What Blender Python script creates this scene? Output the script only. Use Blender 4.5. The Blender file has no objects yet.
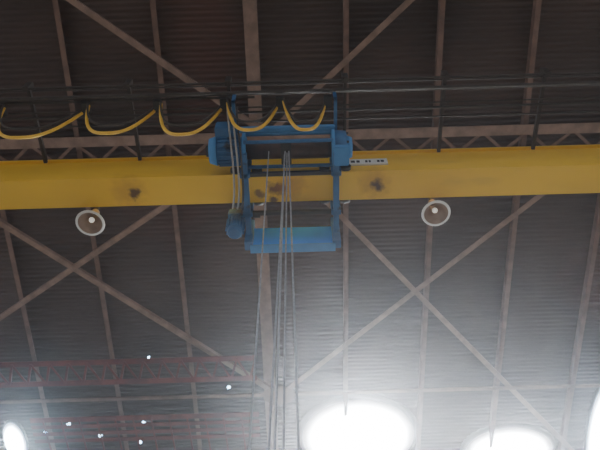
import bpy, bmesh, math, random
from mathutils import Vector, Matrix
random.seed(4)
S=bpy.context.scene
COL=S.collection
# ---------------------------------------------------------------- materials
def nt(m):
    m.use_nodes=True; t=m.node_tree; return t, t.nodes['Principled BSDF']
def mat(name,c1,c2=None,scale=4,rough=.7,metal=0,c3=None,c3lo=.6,c3hi=.7,c3scale=2,bump=0,stretch=(1,1,1)):
    m=bpy.data.materials.new(name); t,p=nt(m)
    p.inputs['Roughness'].default_value=rough; p.inputs['Metallic'].default_value=metal
    if c2 is None: c2=tuple(x*.7 for x in c1)
    tc=t.nodes.new('ShaderNodeTexCoord'); mp=t.nodes.new('ShaderNodeMapping'); mp.inputs['Scale'].default_value=stretch
    t.links.new(tc.outputs['Object'],mp.inputs['Vector'])
    n=t.nodes.new('ShaderNodeTexNoise'); n.inputs['Scale'].default_value=scale; n.inputs['Detail'].default_value=6
    t.links.new(mp.outputs[0],n.inputs['Vector'])
    r=t.nodes.new('ShaderNodeValToRGB'); r.color_ramp.elements[0].position=.35; r.color_ramp.elements[1].position=.65
    r.color_ramp.elements[0].color=(*c1,1); r.color_ramp.elements[1].color=(*c2,1)
    t.links.new(n.outputs['Fac'],r.inputs['Fac']); out=r.outputs['Color']
    if c3:
        n2=t.nodes.new('ShaderNodeTexNoise'); n2.inputs['Scale'].default_value=c3scale; n2.inputs['Detail'].default_value=8
        t.links.new(mp.outputs[0],n2.inputs['Vector'])
        mr=t.nodes.new('ShaderNodeMapRange'); mr.inputs['From Min'].default_value=c3lo; mr.inputs['From Max'].default_value=c3hi
        t.links.new(n2.outputs['Fac'],mr.inputs['Value'])
        mx=t.nodes.new('ShaderNodeMix'); mx.data_type='RGBA'
        t.links.new(mr.outputs[0],mx.inputs['Factor']); t.links.new(out,mx.inputs['A']); mx.inputs['B'].default_value=(*c3,1)
        out=mx.outputs['Result']
    t.links.new(out,p.inputs['Base Color'])
    if bump:
        b=t.nodes.new('ShaderNodeBump'); b.inputs['Strength'].default_value=bump
        t.links.new(n.outputs['Fac'],b.inputs['Height']); t.links.new(b.outputs[0],p.inputs['Normal'])
    return m
def emis(name,c,s):
    m=bpy.data.materials.new(name); t,p=nt(m)
    p.inputs['Base Color'].default_value=(*c,1); p.inputs['Emission Color'].default_value=(*c,1); p.inputs['Emission Strength'].default_value=s
    return m
M_roof=mat('corrugated_sheet',(.078,.050,.040),(.046,.031,.026),.6,.9,0,(.11,.042,.030),.55,.8,.35)
M_rust=mat('rusty_steel',(.19,.115,.085),(.12,.072,.054),5,.8,0)
M_rustl=mat('pale_rusty_steel',(.26,.17,.13),(.16,.105,.078),5,.8,0)
M_red=mat('red_oxide_steel',(.15,.030,.020),(.08,.018,.015),4,.85)
M_yel=mat('yellow_girder_paint',(.90,.56,.04),(.76,.47,.035),1.2,.5,0,(.50,.32,.05),.62,.9,2.2,0,(.35,1,1))
M_blue=mat('blue_hoist_paint',(.04,.15,.34),(.028,.10,.24),6,.5,0,(.03,.035,.05),.60,.70,5)
M_bluel=mat('light_blue_paint',(.08,.26,.54),(.06,.21,.45),4,.8,0)
M_plate=mat('counterweight_blue_paint',(.015,.23,.92),(.012,.19,.80),4,.9,0)
M_drum=mat('rope_drum_steel',(.10,.055,.045),(.05,.04,.04),8,.5,.5)
M_dark=mat('dark_steel',(.03,.03,.032),(.05,.045,.04),8,.6,.3)
M_rail=mat('rail_steel',(.07,.055,.045),(.045,.037,.033),8,.6,.3)
M_rope=mat('wire_rope',(.33,.33,.35),(.24,.24,.26),30,.6,.1)
M_cab=mat('yellow_flat_cable',(.88,.54,.07),(.74,.44,.05),6,.5)
M_gcab=mat('grey_cable',(.38,.36,.33),(.28,.26,.23),6,.5)
M_white=mat('white_enamel',(.85,.85,.82),(.72,.72,.69),3,.5)
M_inlamp=mat('lamp_reflector_inside',(.48,.36,.28),(.36,.26,.20),8,.35,.2)
M_sign=mat('sign_white',(.80,.80,.76),(.7,.7,.66),3,.5)
M_conc=mat('concrete_floor',(.30,.255,.21),(.22,.19,.16),.7,.9,0,bump=.1)
M_wall=mat('wall_sheet',(.30,.31,.30),(.22,.22,.21),.6,.7)
M_bulb=emis('bulb_glass',(1,.95,.85),.5)
M_leak=emis('daylight_gap',(.42,.68,1),20)
def skymat(name,cen,r1,r2,s,col,glow_core):
    """skylight dome: soft glow painted in, emission fading from the centre to the rim"""
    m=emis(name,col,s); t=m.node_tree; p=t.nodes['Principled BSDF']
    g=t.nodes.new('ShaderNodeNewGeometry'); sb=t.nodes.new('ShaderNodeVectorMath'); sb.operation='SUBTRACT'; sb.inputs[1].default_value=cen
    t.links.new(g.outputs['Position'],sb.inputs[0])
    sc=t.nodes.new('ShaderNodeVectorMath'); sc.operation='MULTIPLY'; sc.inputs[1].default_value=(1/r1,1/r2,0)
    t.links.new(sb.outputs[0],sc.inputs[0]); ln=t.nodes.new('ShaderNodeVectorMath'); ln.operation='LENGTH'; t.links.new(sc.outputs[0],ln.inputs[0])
    mr=t.nodes.new('ShaderNodeMapRange'); mr.inputs['From Min'].default_value=1.0; mr.inputs['From Max'].default_value=glow_core; mr.inputs['To Min'].default_value=0; mr.inputs['To Max'].default_value=1
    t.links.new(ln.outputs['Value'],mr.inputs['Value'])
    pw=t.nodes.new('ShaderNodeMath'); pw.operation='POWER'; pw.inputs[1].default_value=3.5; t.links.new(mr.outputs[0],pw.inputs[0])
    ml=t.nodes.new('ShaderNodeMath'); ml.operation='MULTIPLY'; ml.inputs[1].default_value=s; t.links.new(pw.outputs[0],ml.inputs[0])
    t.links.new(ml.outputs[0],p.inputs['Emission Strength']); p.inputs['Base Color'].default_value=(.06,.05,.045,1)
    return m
def add_stains(m,pts):
    t=m.node_tree; p=t.nodes['Principled BSDF']; src=p.inputs['Base Color'].links[0].from_socket
    geo=t.nodes.new('ShaderNodeNewGeometry')
    nz=t.nodes.new('ShaderNodeTexNoise'); nz.inputs['Scale'].default_value=9; nz.inputs['Detail'].default_value=5
    t.links.new(geo.outputs['Position'],nz.inputs['Vector'])
    for (pt,rad,col,st) in pts:
        d=t.nodes.new('ShaderNodeVectorMath'); d.operation='DISTANCE'; d.inputs[1].default_value=pt
        t.links.new(geo.outputs['Position'],d.inputs[0])
        a=t.nodes.new('ShaderNodeMath'); a.operation='MULTIPLY_ADD'; a.inputs[1].default_value=.25
        t.links.new(nz.outputs['Fac'],a.inputs[0]); t.links.new(d.outputs['Value'],a.inputs[2])
        mr=t.nodes.new('ShaderNodeMapRange'); mr.inputs['From Min'].default_value=rad*.4+.12; mr.inputs['From Max'].default_value=rad+.12
        mr.inputs['To Min'].default_value=st; mr.inputs['To Max'].default_value=0
        t.links.new(a.outputs[0],mr.inputs['Value'])
        mx=t.nodes.new('ShaderNodeMix'); mx.data_type='RGBA'; mx.inputs['B'].default_value=(*col,1)
        t.links.new(mr.outputs[0],mx.inputs['Factor']); t.links.new(src,mx.inputs['A']); src=mx.outputs['Result']
    t.links.new(src,p.inputs['Base Color'])
add_stains(M_yel,[((-2.10,3.72,9.0),.26,(.5,.25,.03),.5),((-2.04,3.76,9.0),.09,(.08,.035,.02),.9),((.93,3.70,9.0),.26,(.45,.22,.03),.5),((.98,3.74,9.0),.11,(.06,.03,.02),.95),
   ((-.28,3.75,9.0),.13,(.16,.05,.02),.9),((-.1,3.7,9.0),.22,(.45,.2,.03),.5),((-.33,3.9,9.0),.09,(.10,.04,.02),.9),((-.50,3.80,9.0),.08,(.15,.06,.02),.8)])
# ---------------------------------------------------------------- helpers
def obj(name,bm,m,parent=None,smooth=False):
    me=bpy.data.meshes.new(name); bm.to_mesh(me); bm.free()
    if smooth:
        for p in me.polygons: p.use_smooth=True
    me.materials.append(m); o=bpy.data.objects.new(name,me); COL.objects.link(o)
    if parent: o.parent=parent
    return o
def empty(name):
    e=bpy.data.objects.new(name,None); e.empty_display_size=.2; COL.objects.link(e); return e
def bbox(bm,lo,hi,mtx=None):
    r=bmesh.ops.create_cube(bm,size=1)
    for v in r['verts']:
        v.co=Vector([(lo[i]+hi[i])/2+v.co[i]*(hi[i]-lo[i]) for i in range(3)])
        if mtx: v.co=mtx@v.co
    return r['verts']
def box(name,lo,hi,m,parent=None,bev=0):
    bm=bmesh.new(); bbox(bm,lo,hi)
    if bev: bmesh.ops.bevel(bm,geom=bm.edges[:],offset=bev,segments=2,affect='EDGES')
    return obj(name,bm,m,parent)
def addcyl(bm,a,b,r,r2=None,seg=24,caps=True):
    a=Vector(a);b=Vector(b);d=b-a
    q=d.to_track_quat('Z','Y').to_matrix().to_4x4()
    bmesh.ops.create_cone(bm,cap_ends=caps,segments=seg,radius1=r,radius2=r if r2 is None else r2,depth=d.length,matrix=Matrix.Translation((a+b)/2)@q)
def cyl(name,a,b,r,m,parent=None,r2=None,seg=24,bev=0):
    bm=bmesh.new(); addcyl(bm,a,b,r,r2,seg)
    o=obj(name,bm,m,parent)
    for p in o.data.polygons: p.use_smooth=len(p.vertices)==4
    return o
def tube(name,pts,r,m,parent=None,res=2,smooth=True):
    c=bpy.data.curves.new(name,'CURVE'); c.dimensions='3D'; c.bevel_depth=r; c.bevel_resolution=res
    s=c.splines.new('POLY'); s.points.add(len(pts)-1)
    for i,p in enumerate(pts): s.points[i].co=(*p,1)
    c.materials.append(m); o=bpy.data.objects.new(name,c); COL.objects.link(o)
    if parent:o.parent=parent
    return o
def lathe(bm,prof,c,seg=32,close=False):
    rings=[]
    for r,z in prof:
        rings.append([bm.verts.new((c[0]+r*math.cos(2*math.pi*i/seg),c[1]+r*math.sin(2*math.pi*i/seg),c[2]+z)) for i in range(seg)])
    for a,b in zip(rings,rings[1:]):
        for i in range(seg): bm.faces.new((a[i],a[(i+1)%seg],b[(i+1)%seg],b[i]))
# roof frame: x across, s down the slope, h below the sheet
A=math.radians(7)
RD=Vector((0,math.cos(A),-math.sin(A))); RN=Vector((0,math.sin(A),math.cos(A)))
R0=Vector((0,0,1.6))+11*RN
def R(x,s,h=0): return R0+Vector((x,0,0))+RD*s-RN*h
def angle_member(name,p,q,w,m,t=.012,leg=None,parent=None):
    """L-section steel between roof points p,q=(x,s,h)"""
    a=R(*p); b=R(*q); d=(b-a); L=d.length; d.normalize()
    side=d.cross(RN).normalized(); up=RN
    mt=Matrix((( side.x,d.x,up.x,a.x),(side.y,d.y,up.y,a.y),(side.z,d.z,up.z,a.z),(0,0,0,1)))
    bm=bmesh.new(); leg=leg or w
    bbox(bm,(-w/2,0,0),(w/2,L,t),mt); bbox(bm,(-w/2,0,t),(-w/2+t,L,leg),mt)
    bmesh.ops.recalc_face_normals(bm,faces=bm.faces[:])
    return obj(name,bm,m,parent)
# ---------------------------------------------------------------- building
def corr(name,x0,x1,s0,s1,fn,m,per=.09,amp=.012):
    bm=bmesh.new(); n=int((s1-s0)/per*6); prev=None
    for i in range(n+1):
        s=s0+(s1-s0)*i/n; h=amp*math.sin(2*math.pi*s/per)
        row=[bm.verts.new(fn(x,s,h)) for x in (x0,x1)]
        if prev: bm.faces.new((prev[0],prev[1],row[1],row[0]))
        prev=row
    return obj(name,bm,m,smooth=True)
corr('roof',-11,11,-5,15,lambda x,s,h:R(x,s,h),M_roof)
ridge=R(0,-5)
corr('ceiling',-11,11,.01,9,lambda x,s,h:Vector((x,ridge.y-s*math.cos(A),ridge.z-s*math.sin(A)+h)),M_roof)
box('floor',(-11,-13,-.1),(11,17,0),M_conc)
box('wall_left',(-11.2,-13,0),(-11,17,4.5),M_wall)
box('wall_right',(11,-13,0),(11.2,17,4.5),M_wall)
box('wall_back',(-11,-13.2,0),(11,-13,4.5),M_wall)
box('wall_front',(-11,17,0),(11,17.2,4.5),M_wall)
for i in range(-6,8):
    x=-.68+1.49*i
    w=.22 if i==0 else .085
    angle_member('roof_purlin',(x,-5,.16),(x,15,.16),w,M_rustl if i==0 else M_rust,leg=.14)
ch=empty('roof_truss')
for s,w,h in ((2.95,.17,.32),(3.32,.12,.32),(8.1,.06,.32)):
    angle_member('chord',(-11,s,h),(11,s,h),w,M_rustl if s<5 else M_rust,leg=.1,parent=ch)
for i in range(-14,15):
    x=-.68+.745*i
    angle_member('lacing',(x,2.98,.31),(x+.37,3.3,.31),.05,M_rust,parent=ch)
    angle_member('lacing',(x+.37,3.3,.31),(x+.745,2.98,.31),.05,M_rust,parent=ch)
for p,q in [((-.55,3.0),(6.3,10.72)),((-.40,8.1),(5.55,2.92)),((-.6,8.1),(-6.97,2.95)),((-.55,3.0),(-8.4,8.1)),
            ((-.55,2.9),(-5.7,-1.0)),((-.45,2.9),(3.87,-1.0))]:
    angle_member('roof_brace',(*p,.24),(*q,.24),.095,M_rustl,leg=.08)
for c in ((-.6,3.1),(-.5,8.1)):
    bm=bmesh.new(); vs=[bm.verts.new(R(c[0]+dx,c[1]+dy,.34)) for dx,dy in ((-.3,-.10),(-.12,-.22),(.12,-.22),(.3,-.10),(.3,.10),(.12,.22),(-.12,.22),(-.3,.10))]
    bm.faces.new(vs); obj('gusset_plate',bm,M_rust)
rt=empty('red_lattice_girder')
for i,s in enumerate((7.15,7.6,8.45,8.62,8.79,8.96,9.55,9.72,9.89,10.06,10.23)): angle_member('chord',(-10 if s<8 else -5.35,s,.45),(-.9,s,.45),.11 if i in(0,1,2,6) else .08,M_red,parent=rt)
for i in range(26):
    x=-10+i*.35
    angle_member('lacing',(x,7.15,.46),(x+.22,7.6,.46),.04,M_red,parent=rt)
    angle_member('lacing',(x+.22,7.6,.46),(x+.35,7.15,.46),.04,M_red,parent=rt)
    if x>-5.35: angle_member('lacing',(x,8.45,.46),(x+.1,10.3,.46),.03,M_red,parent=rt)
def dome(name,x,s,rx,rs,dp,st,col=(.90,.95,1),glow_core=.45):
    m=skymat('skylight_glass',R(x,s,0),rx,rs,st,col,glow_core)
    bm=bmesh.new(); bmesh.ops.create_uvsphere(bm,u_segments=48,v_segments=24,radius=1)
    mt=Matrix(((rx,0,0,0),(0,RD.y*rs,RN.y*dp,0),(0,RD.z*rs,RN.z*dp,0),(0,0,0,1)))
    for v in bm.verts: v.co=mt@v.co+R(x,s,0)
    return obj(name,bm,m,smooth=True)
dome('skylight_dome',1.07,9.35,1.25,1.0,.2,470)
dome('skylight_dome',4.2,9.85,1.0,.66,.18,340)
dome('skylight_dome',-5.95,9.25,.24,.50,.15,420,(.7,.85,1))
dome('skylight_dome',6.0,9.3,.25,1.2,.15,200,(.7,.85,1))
bm=bmesh.new()
for x,s in [(-3.0,7.35),(-4.8,8.9),(-3.3,8.75),(-3.28,8.9),(-1.5,7.9),(-1.5,8.1),(-5.3,9.1),(-3.4,9.4),(-4.2,9.2)]:
    r=random.uniform(.025,.042); vs=[bm.verts.new(R(x+r*random.uniform(.6,1.2)*math.cos(a),s+r*random.uniform(.6,1.5)*math.sin(a),.03)) for a in [j*math.pi/4 for j in range(8)]]
    bm.faces.new(vs)
obj('roof_daylight_holes',bm,M_leak)
mh=bpy.data.materials.new('glow_haze'); mh.use_nodes=True; t=mh.node_tree; t.nodes.clear()  # scattering volume added to spread haze and halos around the skylights
o_=t.nodes.new('ShaderNodeOutputMaterial'); vs_=t.nodes.new('ShaderNodeVolumeScatter'); vs_.inputs['Color'].default_value=(.93,.95,1,1); vs_.inputs['Density'].default_value=.007; vs_.inputs['Anisotropy'].default_value=.89
t.links.new(vs_.outputs[0],o_.inputs['Volume'])
bm=bmesh.new()
prof=[(-12.9,.05),(16.9,.05),(R(0,15).y,R(0,15,.05).z),(ridge.y,ridge.z-.05),(-8,ridge.z-.05-(ridge.y+8)*math.tan(A)),(-12.9,9)]
L=[bm.verts.new((-10.9,y,z)) for y,z in prof]; Rr=[bm.verts.new((10.9,y,z)) for y,z in prof]
bm.faces.new(L); bm.faces.new(Rr[::-1])
for i in range(len(prof)):
    j=(i+1)%len(prof); bm.faces.new((L[i],Rr[i],Rr[j],L[j]))
bmesh.ops.recalc_face_normals(bm,faces=bm.faces[:])
obj('glow_haze',bm,mh)
# ---------------------------------------------------------------- crane girder
cr=empty('overhead_crane_girder')
bm=bmesh.new()
bbox(bm,(-10.4,3.54,9.0),(10.4,3.93,9.025)); bbox(bm,(-10.4,3.56,9.025),(10.4,3.91,9.54)); bbox(bm,(-10.4,3.52,9.54),(10.4,3.95,9.565))
obj('box_girder',bm,M_yel,cr)
for x in (-10.4,10.0): box('end_carriage',(x,2.2,9.0),(x+.4,5.4,9.4),M_yel,cr,.02)
for i in range(-7,9):
    x=-.82+1.215*i+(.2 if i>0 else 0)
    box('walkway_outrigger',(x-.02,2.5,9.50),(x+.02,3.54,9.55),M_rail,cr)
    box('rail_bracket',(x-.035,2.5,9.42),(x+.035,2.56,9.62),M_rail,cr)
for y,z,r in ((2.53,9.44,.016),(2.68,9.48,.022),(2.60,9.56,.01),(2.85,9.46,.01),(3.05,9.5,.012),(2.64,9.40,.02),(2.93,9.5,.016)):
    tube('conductor_rail',[(-10.4,y,z),(10.4,y,z)],r,M_rail,cr)
tube('bundled_cable',[(-7+j*.11,2.72,9.48-.02*abs(math.sin(j*.3))) for j in range(60)],.016,M_rail,cr)
for x in (-9.9,9.9):
    rb=empty('runway_beam')
    box('bottom_flange',(x-.2,-12.8,8.4),(x+.2,16.8,8.43),M_rust,rb); box('web',(x-.02,-12.8,8.43),(x+.02,16.8,8.97),M_rust,rb); box('top_flange',(x-.2,-12.8,8.97),(x+.2,16.8,9.0),M_rust,rb)
    for y in (-12,-5,2,9,16): box('support_column',(x-.15,y-.15,0),(x+.15,y+.15,8.4),M_rust,rb)
fe=empty('festoon_cable')
xs=[-7.2,-6.3,-5.4,-4.5,-3.6,-2.57,-1.69,-.88,-.2,.38]
for n_,(a,b) in enumerate(zip(xs,xs[1:])):
    w_=(b-a)-.08; dep=(.86,.80,.90,.82)[n_%4]
    for k3,(dd,mm,rr) in enumerate(((0,M_cab,.020),(.10,M_rail,.013))):
        pts=[]
        for j in range(25):
            t=j/24; u=abs(2*t-1)
            pts.append((a+.04+w_*(.5-.5*math.copysign(u**.7,1-2*t)),2.76+.08*t-.04*k3,9.42-(dep-dd*1.5)*(1-u**2.0)*(.9+.2*(1-t))))
        tube('cable_loop',pts,rr,mm,fe)
for x in xs: box('cable_trolley',(x-.05,2.71,9.38),(x+.05,2.86,9.46),M_dark,fe,.008)
sg=empty('capacity_sign')
box('plate',(.62,3.535,9.20),(1.12,3.558,9.35),M_sign,sg)
for i,(a,b) in enumerate(((.66,.71),(.73,.77),(.84,.87),(.885,.91),(.99,1.02),(1.035,1.075))): box('letter',(a,3.531,9.245),(b,3.536,9.30),M_dark,sg)
# ---------------------------------------------------------------- hoist
h=empty('electric_wire_rope_hoist')
Y=3.24; Z=9.05
cyl('rope_drum',(-.62,Y,Z),(.42,Y,Z),.115,M_drum,h)
bm=bmesh.new()
for i in range(26):
    x=-.15+i*.02
    addcyl(bm,(x,Y,Z),(x+.012,Y,Z),.124,seg=24)
obj('rope_winding',bm,M_drum,h)
cyl('drum_flange_left',(-.66,Y,Z),(-.62,Y,Z),.21,M_bluel,h)
cyl('motor_body',(-.98,Y,Z),(-.66,Y,Z),.165,M_blue,h)
bm=bmesh.new()
for i in range(18):
    a=i*math.pi/9; mt=Matrix.Translation((0,Y,Z))@Matrix.Rotation(a,4,'X')
    bbox(bm,(-.95,-.005,.15),(-.7,.005,.19),mt)
obj('motor_fins',bm,M_blue,h)
cyl('motor_fan_cover',(-1.06,Y,Z),(-.97,Y,Z),.15,M_bluel,h,r2=.18)
cyl('brake_cap',(-1.10,Y,Z),(-1.06,Y,Z),.07,M_dark,h)
cyl('drum_flange_right',(.40,Y,Z),(.44,Y,Z),.23,M_bluel,h)
cyl('gearbox',(.44,Y,Z),(.58,Y,Z),.215,M_blue,h,r2=.2,seg=10)
cyl('gearbox_cover',(.58,Y,Z),(.65,Y,Z),.15,M_bluel,h,r2=.12)
for j in range(8):
    a=j*math.pi/4; cyl('cover_bolt',(.575,Y+.18*math.cos(a),Z+.18*math.sin(a)),(.605,Y+.18*math.cos(a),Z+.18*math.sin(a)),.015,M_dark,h,seg=6)
box('gearbox_foot',(.42,Y-.12,Z-.27),(.60,Y+.12,Z-.18),M_bluel,h,.01)
for (dy,dz,r) in ((-.18,.06,.028),(-.16,-.14,.022),(.17,-.12,.022),(.05,.2,.03)):
    cyl('tie_bar',(-.64,Y+dy,Z+dz),(.42,Y+dy,Z+dz),r,M_bluel if r>.025 else M_blue,h)
box('front_rail',(-.85,Y-.26,Z+.04),(.45,Y-.20,Z+.12),M_bluel,h,.01)
box('rope_guide',(-.2,Y-.15,Z-.16),(-.08,Y+.14,Z-.12),M_dark,h,.01)
box('control_box',(-.98,Y-.30,Z-.02),(-.72,Y-.17,Z+.2),M_blue,h,.012)
for x in (-.75,.46):
    box('tow_arm',(x-.02,2.66,Z+.12),(x+.02,Y-.1,Z+.17),M_blue,h,.006)
    box('tow_post',(x-.02,2.66,Z+.12),(x+.02,2.70,9.44),M_blue,h,.006)
for nm,x in (('left',-.64),('right',.45)):
    box('yoke_bar_'+nm,(x-.035,Y-.05,8.80),(x+.035,4.42,8.90),M_blue,h,.008)
    box('yoke_side_near_'+nm,(x-.06,3.44,8.80),(x+.06,3.50,9.25),M_blue,h,.006)
    box('yoke_side_far_'+nm,(x-.06,3.97,8.80),(x+.06,4.03,9.25),M_blue,h,.006)
    for y0,y1 in ((3.49,3.535),(3.935,3.98)):
        for dx in (-.13,.13):
            cyl('wheel',(x+dx,y0,9.07),(x+dx,y1,9.07),.065,M_dark,h)
    cyl('clamp_rod',(x,3.35,8.86),(x,4.15,8.86),.02,M_dark,h,seg=10)
    for y in (3.38,4.10): cyl('clamp_nut',(x-.0,y-.02,8.86),(x,y+.02,8.86),.04,M_dark,h,seg=6)
    box('weight_bracket_'+nm,(x-.05,4.28,8.62),(x+.05,4.40,9.20),M_blue,h,.008)
for y in (3.47,4.0): box('cross_plate',(-.64,y-.02,8.82),(.45,y+.02,8.88),M_dark,h)
box('counterweight_plate',(-.62,4.36,8.62),(.43,4.43,9.10),M_plate,h,.006)
box('counterweight_lower_lip',(-.62,4.32,8.60),(.43,4.43,8.63),M_bluel,h,.004)
box('drive_gearbox',(-.90,4.05,8.93),(-.70,4.22,9.08),M_blue,h,.015)
cyl('drive_motor',(-.80,4.15,8.66),(-.80,4.15,8.93),.10,M_blue,h)
cyl('drive_motor_cap',(-.80,4.15,8.61),(-.80,4.15,8.66),.07,M_blue,h,r2=.10)
bm=bmesh.new()
for i in range(14):
    mt=Matrix.Translation((-.8,4.15,0))@Matrix.Rotation(i*math.pi/7,4,'Z'); bbox(bm,(.09,-.004,8.69),(.12,.004,8.9),mt)
obj('drive_motor_fins',bm,M_blue,h)
cyl('drive_shaft',(-.72,4.13,9.0),(-.5,4.13,9.0),.02,M_dark,h,seg=10)
for k2,(x0,dp) in enumerate(((-.78,.0),(-.73,.06),(-.84,-.05))):
    pts=[]
    for j in range(25):
        t=j/24; pts.append((x0+.09*math.sin(t*math.pi),2.8+1.2*t,9.35-(.62+dp)*math.sin(t*math.pi)**.8+(-.35*t)))
    tube('supply_cable',pts,.012,M_gcab if k2!=1 else M_dark,h)
for a,b in (((-.150,3.2,9.0),(-.245,3.2,3.35)),((-.13,3.22,9.0),(-.141,3.24,3.35)),((-.11,3.2,9.0),(-.03,3.2,3.35)),((-.16,3.24,9.0),(-.20,3.24,3.35))):
    tube('wire_rope',[a,b],.0078,M_rope,h)
tube('pendant_cable',[(-.345,3.2,8.9),(-.345,3.2,1.9)],.007,M_rope,h)
box('pendant_box',(-.385,3.17,1.6),(-.305,3.23,1.9),M_yel,h,.01)
bm=bmesh.new(); addcyl(bm,(-.30,3.22,3.3),(-.0,3.22,3.3),.16); obj('hook_sheaves',bm,M_dark,h)
box('hook_block_cheek',(-.28,3.12,3.0),(-.02,3.32,3.36),M_yel,h,.02)
tube('hook',[(-.15+.11*math.sin(t)*(1),3.22,2.82+.11*math.cos(t)) for t in [i*.25 for i in range(19)]],.028,M_dark,h)
for x,y in ((-2.60,4.07),(1.69,4.07)):
    l=empty('pendant_lamp')
    bm=bmesh.new(); lathe(bm,[(.17,0),(.155,.04),(.10,.13),(.05,.2),(.05,.28)],(x,y,8.84)); obj('reflector_shade',bm,M_inlamp,l,True)
    bm=bmesh.new(); lathe(bm,[(.15,-.004),(.178,-.006),(.182,.006),(.16,.012),(.15,-.004)],(x,y,8.84)); obj('rim',bm,M_white,l,True)
    bm=bmesh.new(); bmesh.ops.create_uvsphere(bm,u_segments=16,v_segments=12,radius=.035,matrix=Matrix.Translation((x,y,8.92))); obj('bulb',bm,M_bulb,l,True)
    cyl('stem',(x,y,9.1),(x,y,9.5),.02,M_dark,l); box('bracket',(x-.02,3.96,9.44),(x+.02,y+.02,9.48),M_dark,l)
# ---------------------------------------------------------------- world + camera
w=bpy.data.worlds.new('World'); S.world=w; w.use_nodes=True
w.node_tree.nodes['Background'].inputs[0].default_value=(.93,.95,1,1); w.node_tree.nodes['Background'].inputs[1].default_value=1.15
cam=bpy.data.cameras.new('Camera'); cam.lens=40.2; cam.sensor_width=36
co=bpy.data.objects.new('Camera',cam); COL.objects.link(co)
co.matrix_world=Matrix.Translation((0,0,1.6))@Matrix.Rotation(math.radians(150),4,'X')@Matrix.Rotation(math.radians(-1.6),4,'Z')
S.camera=co
